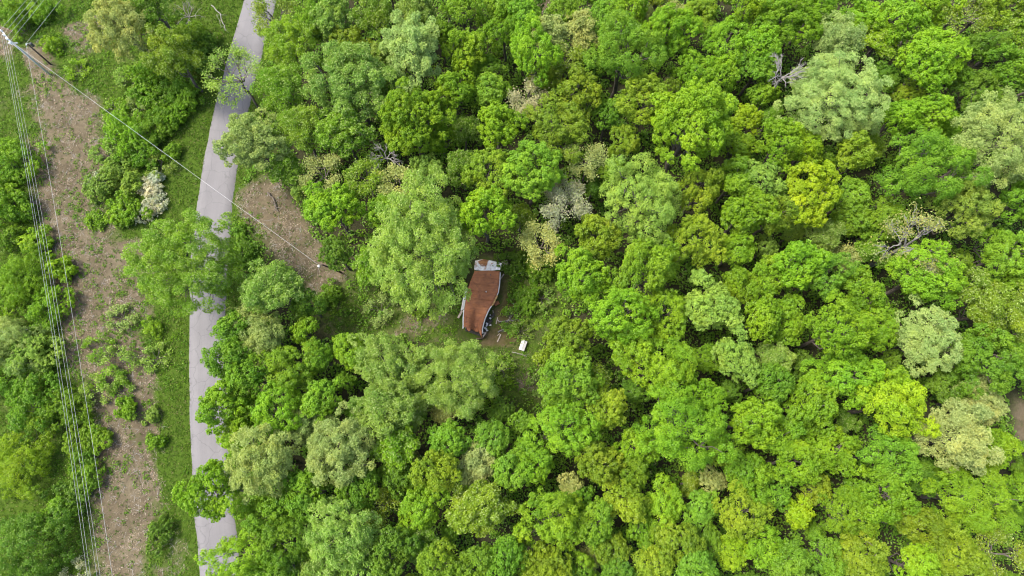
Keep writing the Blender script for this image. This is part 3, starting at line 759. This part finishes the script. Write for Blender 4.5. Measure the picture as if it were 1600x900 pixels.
# edge trims: white, torn and yellowed in the middle, white again
for (v0, v1, mt, nm, w) in ((.02, .36, M_WHITE, 'edge_trim', .14), (.365, .52, M_YELLOW, 'torn_edge', .22), (.525, .93, M_WHITE, 'edge_trim', .15)):
    G = [[roof_pt(1, v, .06), roof_pt(1, v, .04) + np.array((w, 0, -.05))] for v in np.linspace(v0, v1, 9)]
    hobj(slab(G, .05), nm, mt)
G = [[roof_pt(0, v, -.25) + np.array((-.55, -.1, -.25)), roof_pt(0, v, .03) + np.array((-.03, 0, 0))] for v in np.linspace(.30, .66, 8)]
hobj(slab(G, .04), 'leaning_siding', M_WHITE)
G = [[roof_pt(0, v, 0) + np.array((-.16, -.1, -.02)), roof_pt(0, v, .05)] for v in np.linspace(.665, .98, 6)]
hobj(slab(G, .04), 'edge_trim', M_WHITE)
# walls under the roof, the floor, roof rafters
def wall(u, va, vb, mt, inset, top=-.12):
    n = 5
    for i in range(n):
        a, b = va + (vb - va) * i / n, va + (vb - va) * (i + .97) / n
        A, B = roof_pt(u, a, top), roof_pt(u, b, top); A[0] += inset; B[0] += inset
        V = []
        for P in (A, B):
            for zz in (.35, None):
                for dx in (-.04, .04): V.append((P[0] + dx, P[1], P[2] if zz is None else zz))
        hobj(MB().add(V, [(0, 1, 3, 2), (4, 6, 7, 5), (0, 4, 5, 1), (2, 3, 7, 6), (0, 2, 6, 4), (1, 5, 7, 3)]), 'wall_panel', mt)
wall(0, .0, .95, M_WHITE, .18); wall(1, .0, .40, M_WHITE, -.18); wall(1, .42, .60, M_CHAR, -.35, -.5)
A, B = roof_pt(0, 0), roof_pt(1, 0)
T0, T1 = at(744, 407.5, 2.0), at(783, 412, 2.0)
hobj(MB().box(((T0[0] + T1[0]) / 2, (T0[1] + T1[1]) / 2, 1.15), (np.linalg.norm(T1 - T0), .08, 1.7), math.atan2(T1[1] - T0[1], T1[0] - T0[0])), 'end_wall', M_WHITE)
G = [[roof_pt(u, v) * np.array((1, 1, 0)) + np.array((0, 0, .36)) for u in (.04, .5, .97)] for v in np.linspace(0.0, .97, 8)]
hobj(slab(G, .3), 'floor', M_CHAR)
for k in range(7):
    v = .1 + .12 * k
    hobj(MB().tube([roof_pt(u, v, -.14) for u in np.linspace(.05, .95, 7)], .05, 4), 'rafter', M_CHAR)
hobj(MB().tube([roof_pt(.62, .33, .05), roof_pt(.62, .33, .35)], .09, 8), 'roof_vent', M_WHITE)
hobj(MB().tube([roof_pt(.66, .07, .05), roof_pt(.66, .07, .2)], .07, 8), 'roof_vent', M_STEEL)

# rubble round the open side: every piece a thing
def piece(name, px, py, z, dims, ang, mat, label, cat, group=None, tilt=(0, 0)):
    p = at(px, py, z)
    me = MB().box((0, 0, 0), dims, 0, tilt).mesh(name, mat)
    o = obj(name, me, loc=(p[0], p[1], z), rot=(0, 0, ang)); tag(o, label, cat, group); return o
for i in range(16):
    t = hr.random(); px = 768 - 15 * t + hr.normal(0, 2.2); py = 488 + 36 * t + hr.normal(0, 2.5)
    piece('charred_board', px, py, hr.uniform(.12, .5), (hr.uniform(.6, 1.6), hr.uniform(.12, .25), .06), hr.uniform(0, 3.1), M_CHAR, 'charred black board in the rubble along the open side of the trailer', 'board', 'charred boards beside the trailer', (hr.uniform(-.2, .2), 0))
for i in range(14):
    t = hr.random(); px = 768 - 14 * t + hr.normal(0, 2.6); py = 489 + 36 * t + hr.normal(0, 3)
    piece('scrap', px, py, hr.uniform(.3, .7), (hr.uniform(.15, .4), hr.uniform(.1, .25), .05), hr.uniform(0, 3.1), M_WHITE, 'small pale scrap among the charred boards beside the trailer', 'scrap', 'pale scraps beside the trailer', (hr.uniform(-.3, .3), 0))
for (px, py, L, a, lb) in ((719, 491, 1.25, 1.05, 'short weathered plank leaning below the leaning white siding'), (722.5, 481, .7, .8, 'stubby weathered plank against the leaning white siding'), (784, 433, 1.1, .95, 'thin weathered plank just beside the white end of the roof')):
    piece('plank', px, py, .5, (L, .3 if L > 1.2 else .16, .06), a, M_BOARD, lb, 'plank', None, (.2, 0))
piece('plank', 801, 473.5, .28, (1.5, .15, .06), -.66, M_BOXWHITE, 'narrow white plank lying in weeds between roof and small box', 'plank')
piece('scrap', 776, 474, .3, (.75, .55, .25), .5, M_RUST, 'rust-brown lump beside the torn yellowed roof edge', 'scrap')
piece('scrap', 820, 454, .3, (.35, .25, .12), .5, M_WHITE, 'tiny white scrap lying alone in dark weeds above the narrow white plank', 'scrap')
piece('scrap', 789, 411, .5, (.9, .8, .12), .3, M_BOARD, 'grey-brown sheet lying beside the white roof end', 'scrap')
for i in range(6):
    piece('board', hr.uniform(770, 798), hr.uniform(488, 532), .12, (hr.uniform(.4, 1.3), hr.uniform(.10, .2), .05), hr.uniform(0, 3.1), M_BOARD, 'weathered board lying loose on the reddish soil beside the trailer', 'board', 'loose boards on the reddish soil', (hr.uniform(-.1, .1), 0))
pp = [at(744, 529, .45), at(750, 529.5, .4), at(755, 527.5, .45), at(758.5, 523.5, .55), at(760, 519, .6)]
pb = MB().tube(pp, .10, 7); o = pb.build('bent_pipe', M_POLE, smooth=True); tag(o, 'dark bent pipe curling at the torn lower end of the roof', 'pipe')
piece('scrap', 757, 522.5, .75, (.75, .22, .05), 1.0, M_BOARD, 'pale strip lying across the dark bent pipe', 'scrap')
# the white box in the grass: body, lid in two slopes, hinge strip
bp = at(817, 541, 0.0)
wb = empty('white_box', (bp[0], bp[1], 0), math.radians(-19)); tag(wb, 'small white metal box with ridged lid lying in the clearing grass', 'box')
MB().box((0, 0, .34), (.76, 1.42, .62)).build('body', M_BOXWHITE, wb)
mb = MB(); w, l = .42, .75
mb.add([(-w, -l, .66), (w, -l, .66), (w, l, .66), (-w, l, .66), (-.02, -l, .80), (-.02, l, .80)], [(0, 3, 2, 1), (0, 4, 5, 3), (4, 1, 2, 5), (0, 1, 4), (2, 3, 5)]).build('lid', M_BOXWHITE, wb)
MB().box((-.02, 0, .815), (.05, 1.5, .03)).build('ridge_strip', M_WHITE, wb)
MB().box((.405, 0, .5), (.04, .3, .05)).build('handle', M_STEEL, wb)

# fallen branches and cut logs
def branch(pts, rad, label, name='fallen_branch', mat=None, twigs=3, seed=0, z=.25):
    rr = np.random.default_rng(seed); P = [at(x, y, z + rr.uniform(-.08, .1)) for x, y in pts]
    segs = []
    n = len(P)
    for i in range(n - 1): segs += limb(P[i], P[i + 1], rad * (1 - .75 * i / n), rad * (1 - .75 * (i + 1) / n), rr, 4, .03)[0]
    L = np.linalg.norm(P[-1] - P[0])
    for t in range(twigs):
        a = P[0] + (P[-1] - P[0]) * rr.uniform(.3, .95); b = a + unit(P[-1] - P[0] + rr.normal(0, .6 * L, 3) * np.array((1, 1, .2))) * L * rr.uniform(.15, .35)
        b[2] = abs(b[2]) * .5 + .15; segs += limb(a, b, rad * .4, rad * .15, rr, 2, .05)[0]
    V, Fq = tubes_np(segs, 5); o = obj(name, mesh_np(name, V, Fq, mat or M_GREYWOOD, None, True)); tag(o, label, 'log' if name == 'log' else 'branch'); return o
branch([(779, 503), (795, 501), (809, 499)], .09, 'pale fallen branch lying straight out from the open side of the trailer', seed=1)
branch([(778, 519), (786, 515), (792, 516)], .11, 'bleached forked branch on the reddish soil below the trailer', seed=2, twigs=5)
branch([(800, 550), (812, 553), (823, 557)], .07, 'thin brown branch lying just below the small white box', seed=3)
branch([(806, 428), (830, 424), (866, 418)], .10, 'long pale fallen branch in dark weeds above the trailer', seed=4)
branch([(788, 508), (797, 498), (802, 489)], .06, 'thin grey branch crossing the weeds beside the rubble', seed=5)
branch([(3, 527), (22, 521), (43, 515)], .16, 'long cut log on the heap under the power lines', 'log', seed=6, twigs=1, z=1.6)
branch([(12, 530), (26, 527), (36, 516)], .13, 'short cut log crossing the longer ones under the power lines', 'log', seed=7, twigs=1, z=1.8)
branch([(-6, 519), (10, 520), (30, 524)], .13, 'pale cut log lowest on the heap under the power lines', 'log', seed=8, twigs=1, z=1.5)
branch([(418, 300), (428, 312), (434, 330)], .14, 'dark brush log on the bare brown patch by the road', 'log', M_BARK, 5, 9)
branch([(330, 8), (345, 22), (352, 48)], .10, 'pale bent branch hanging over the verge near the top of the road', seed=10, twigs=4, z=.8)
# ------------------------------------------------------------------ poles and wires
def pole(name, px, py, h, rad, mat, label, base=None):
    t = at(px, py, h); b = np.array((t[0], t[1], 0)) if base is None else at(*base, 0)
    root = empty(name, (b[0], b[1], 0)); tag(root, label, 'pole')
    MB().tube([(0, 0, -.5), tuple((t - b) * .5), tuple(t - b)], [rad * 1.15, rad, rad * .85], 10).build('shaft', mat, root, True)
    return root, t, b
INS = [(1, 47), (5, 54), (9.5, 60), (15, 66)]
ptop = at(9, 58, 10.2)
rA, tA, bA = pole('utility_pole', 9, 58, 10.2, .15, M_PALEPOLE, 'tall grey utility pole with a four-insulator crossarm')
ins = [at(x, y, 10.6) for x, y in INS]
d = ins[-1] - ins[0]; L = np.linalg.norm(d); mid = (ins[0] + ins[-1]) / 2
MB().box(tuple(mid - bA - np.array((0, 0, .42))), (L + .4, .16, .18), math.atan2(d[1], d[0])).build('crossarm', M_PALEPOLE, rA)
low = at(18, 76, 8.6); MB().box(tuple(np.array((tA[0], tA[1], 8.7)) - bA), (1.5, .12, .12), math.atan2(d[1], d[0]) + .9).build('lower_crossarm', M_PALEPOLE, rA)
for p in ins:
    MB().tube([tuple(p - bA + np.array((0, 0, z))) for z in (-.33, -.25, -.2, -.1, -.05, .06)], [.05, .13, .07, .12, .06, .09], 8).build('insulator', M_PORCELAIN, rA, True)
rB, tB, bB = pole('utility_pole', 43, 69, 5.6, .13, M_POLE, 'short dark brown pole with a transformer below the crossarm pole')
MB().tube([tuple(np.array((.33, .22, z)) + tB - bB) for z in (-.9, -.82, -.18, -.1, 0)], [.14, .22, .22, .20, .06], 10).build('transformer', M_STEEL, rB, True)
MB().box(tuple(tB - bB + np.array((-.1, 0, -.05))), (.5, .1, .1), .9).build('bracket', M_PALEPOLE, rB)
MB().tube([tuple(tB - bB + np.array((-.12, -.05, z))) for z in (0, .08, .12, .2)], [.05, .12, .08, .05], 8).build('insulator', M_PORCELAIN, rB, True)
rC, tC, bC = pole('lamp_pole', 503, 413.5, 7.2, .13, M_POLE, 'leaning dark lamp pole with white lamp head beside the bare brown patch', (533, 425))
MB().tube([tuple(tC - bC), tuple(tC - bC + np.array((-.25, -.12, .15))), tuple(tC - bC + np.array((-.4, -.2, .1)))], .03, 6).build('lamp_arm', M_STEEL, rC)
MB().tube([tuple(tC - bC + np.array((-.4, -.22, z))) for z in (-.12, -.08, .05, .15, .2)], [.18, .24, .23, .15, .03], 10).build('lamp_head', M_BOXWHITE, rC, True)

def wire(A, B, sag, rad, label, n=26):
    A, B = np.asarray(A), np.asarray(B)
    pts = [A + (B - A) * t - np.array((0, 0, sag * 4 * t * (1 - t))) for t in np.linspace(0, 1, n)]
    o = MB().tube(pts, rad, 6).build('power_line', M_WIRE, smooth=True); tag(o, label, 'wire', 'overhead wires'); return o
ordw = ['first', 'second', 'third', 'fourth']
ends = [(150, 1000), (155, 1000), (166, 1000), (171, 1000)]
for i in range(4):
    wire(ins[i] + np.array((0, 0, .05)), at(*ends[i], 10.6), .9, .0125, ordw[i] + ' insulated-pole wire running down the strip, counted in from the outer side')
    wire(ins[i] + np.array((0, 0, .05)), at(162 + 7 * i, -150, 10.6), .25, .0125, ordw[i] + ' crossarm wire running off over the top edge, counted in from the outer side')
nb = tB + np.array((-.12, -.05, .2))
wire(nb, at(190, 1000, 7.6), .7, .016, 'lone lower wire running down the strip on the road side of the four')
wire(nb, at(207, -150, 7.6), .25, .013, 'lone lower wire from the brown pole to the top edge')
wire(tA + np.array((0, 0, -.4)), tC + np.array((-.3, -.15, .05)), .5, .020, 'thick pale service cable crossing the road to the lamp pole')
# ------------------------------------------------------------------ labels: which tree is which
ANCH = {(660, 385): ('huge pale green tree overhanging the rusty trailer roof', 'the huge roof-side tree'), (712, 588): ('large pale green tree just below the rusty trailer roof', 'the large tree below the roof'),
 (295, 412): ('large loose green tree spanning the middle of the road', 'the road-spanning tree'), (1258, 310): ('brightest yellow tree in the whole forest, in its upper part', 'the brightest yellow tree'),
 (1388, 635): ('wide yellow-lime tree beside two tan trees', 'the wide yellow-lime tree'), (878, 328): ('sparse whitish tree with silvery twigs above the clearing', 'the silvery white tree'),
 (1300, 160): ('huge sage green feathery tree beside the bleached bare snag', 'the huge sage tree'), (1550, 228): ('huge pale sage feathery tree by the picture edge', 'the sage tree at the edge'),
 (1488, 682): ('broad tan thin-looking tree beside the wide yellow-lime tree', 'the broad tan tree'), (1452, 530): ('pale frosted-looking tree above the wide yellow-lime tree', 'the frosted pale tree'),
 (1430, 375): ('half-bare tree with curling grey branches and few pale leaves', 'the half-bare tree'), (1226, 112): ('bleached bare snag standing among dense crowns', 'the bleached snag'),
 (1005, 312): ('big pale lime domed tree beside the silvery white tree', 'the pale domed tree'), (1060, 672): ('big round bright lime tree, widest crown below the clearing', 'the big round lime tree'),
 (645, 192): ('spreading bright lime tree above a tangle of dead twigs', 'the spreading lime tree'), (645, 80): ('feathery sage tree near the top edge', 'the feathery sage tree'),
 (395, 225): ('pale sage tree leaning over the upper road', 'the pale roadside tree'), (370, 118): ('thin budding tree with dark limbs reaching over the road', 'the thin budding tree'),
 (505, 268): ('creamy thin-leaved tree just above the bare brown patch', 'the creamy tree'), (858, 55): ('creamy narrow tree at the top edge, road side of its twin', 'the creamy twins'),
 (972, 92): ('large domed spring-green tree below the creamy twins', 'the domed spring-green tree'), (1072, 208): ('large deep lime tree with separate leaf clumps in mid forest', 'the clumpy deep lime tree'),
 (527, 705): ('large pale sage tree below the clearing, forest side of its partner', 'the large pale sage tree'), (748, 795): ('mottled olive tree near the bottom edge', 'the mottled olive tree'),
 (1145, 862): ('yellowish olive tree at the bottom edge', 'the yellowish olive tree'), (1520, 782): ('large lime tree in the lower corner of the forest', 'the lower corner lime tree'),
 (862, 812): ('large clumpy lime tree near the bottom edge', 'the large bottom lime tree'), (40, 720): ('wide yellow-lime thicket beside the power lines', 'the yellow thicket by the wires'),
 (192, 45): ('creamy feathery tree at the top of the cleared strip', 'the creamy strip tree'), (240, 302): ('white-flowered bush on the cleared strip', 'the white-flowered bush'),
 (1436, 275): ('large deep green tree above the half-bare tree', 'the large deep green tree'), (50, 850): ('wide dark green thicket at the bottom of the strip', 'the wide dark thicket')}
MARKS = [(753, 465, 'the rusty roof'), (817, 541, 'the white box'), (455, 375, 'the bare brown patch'), (1010, 425, 'the layered lime tree'), (1330, 585, 'the tiered lime tree')]
ANCH[(1010, 425)] = ('layered lime tree on the forest side of the clearing', ''); ANCH[(1330, 585)] = ('tiered lime tree beside the frosted pale tree', '')
CW = {'L': 'lime green', 'G': 'deep green', 'B': 'spring green', 'P': 'pale sage', 'Q': 'soft green', 'Y': 'yellow-lime', 'O': 'olive green', 'T': 'tan-tinted', 'W': 'whitish', 'V': 'white-flowered', 'D': 'dark green', 'K': 'bare grey'}
KW = {'c': 'leafy tree', 'f': 'feathery tree', 's': 'thin-leaved tree', 'h': 'half-bare tree', 'd': 'twiggy tree', 'b': 'bush', 'w': 'wispy bush', 'x': 'twiggy bush'}
for t in TINFO:
    a = ANCH.get((int(t['px']), int(t['py'])))
    t['cat'] = 'bush' if t['k'] in 'bwx' else 'tree'
    t['lab'] = a[0] if a else None
refs = [(x, y, v[1]) for (x, y), v in ANCH.items() if v[1]] + MARKS
def sizew(t):
    r = t['r']
    if t['cat'] == 'bush': return 'small' if r < 20 else 'low' if r < 32 else 'large'
    return 'small' if r < 29 else 'medium' if r < 41 else 'large'
def where(t, ref):
    dx, dy = t['px'] - ref[0], t['py'] - ref[1]
    if t['left']: side = 'road side' if dx > 0 else 'far side'
    else: side = 'forest side' if dx > 0 else 'road side'
    if abs(dx) < .41 * abs(dy): return ('above ' if dy < 0 else 'below ') + ref[2]
    if abs(dy) < .41 * abs(dx): return 'on the ' + side + ' of ' + ref[2]
    return ('above ' if dy < 0 else 'below ') + ref[2] + ' on its ' + side
used = {t['lab'] for t in TINFO if t['lab']}
from collections import defaultdict
fam = defaultdict(list)
for t in TINFO:
    if t['lab']: continue
    ref = min(refs, key=lambda q: (q[0] - t['px']) ** 2 + (q[1] - t['py']) ** 2)
    t['d'] = math.hypot(ref[0] - t['px'], ref[1] - t['py'])
    fam[(sizew(t), CW[t['c']], KW[t['k']], where(t, ref))].append(t)
for (sw, cw, kw, wh), L in fam.items():
    L.sort(key=lambda t: t['d'])
    for i, t in enumerate(L):
        pre = '' if len(L) == 1 else ('closer ', 'farther ')[i] if len(L) == 2 else ('innermost ', 'middle ', 'outer ', 'outermost ', 'last ')[min(i, 4)]
        t['lab'] = (pre + sw + ' ' + cw + ' ' + kw + ' ' + wh)
        if len(t['lab'].replace('-', ' ').split()) > 16: t['lab'] = t['lab'].replace('leafy tree', 'tree')
        if len(t['lab'].replace('-', ' ').split()) > 16: t['lab'] = t['lab'].replace(' on its ', ', ')
GRP = {'tree': 'forest trees', 'bush': 'bushes in the open ground'}
for t in TINFO: tag(t['o'], t['lab'], t['cat'], 'trees along the cleared strip' if t['left'] and t['cat'] == 'tree' else GRP[t['cat']])
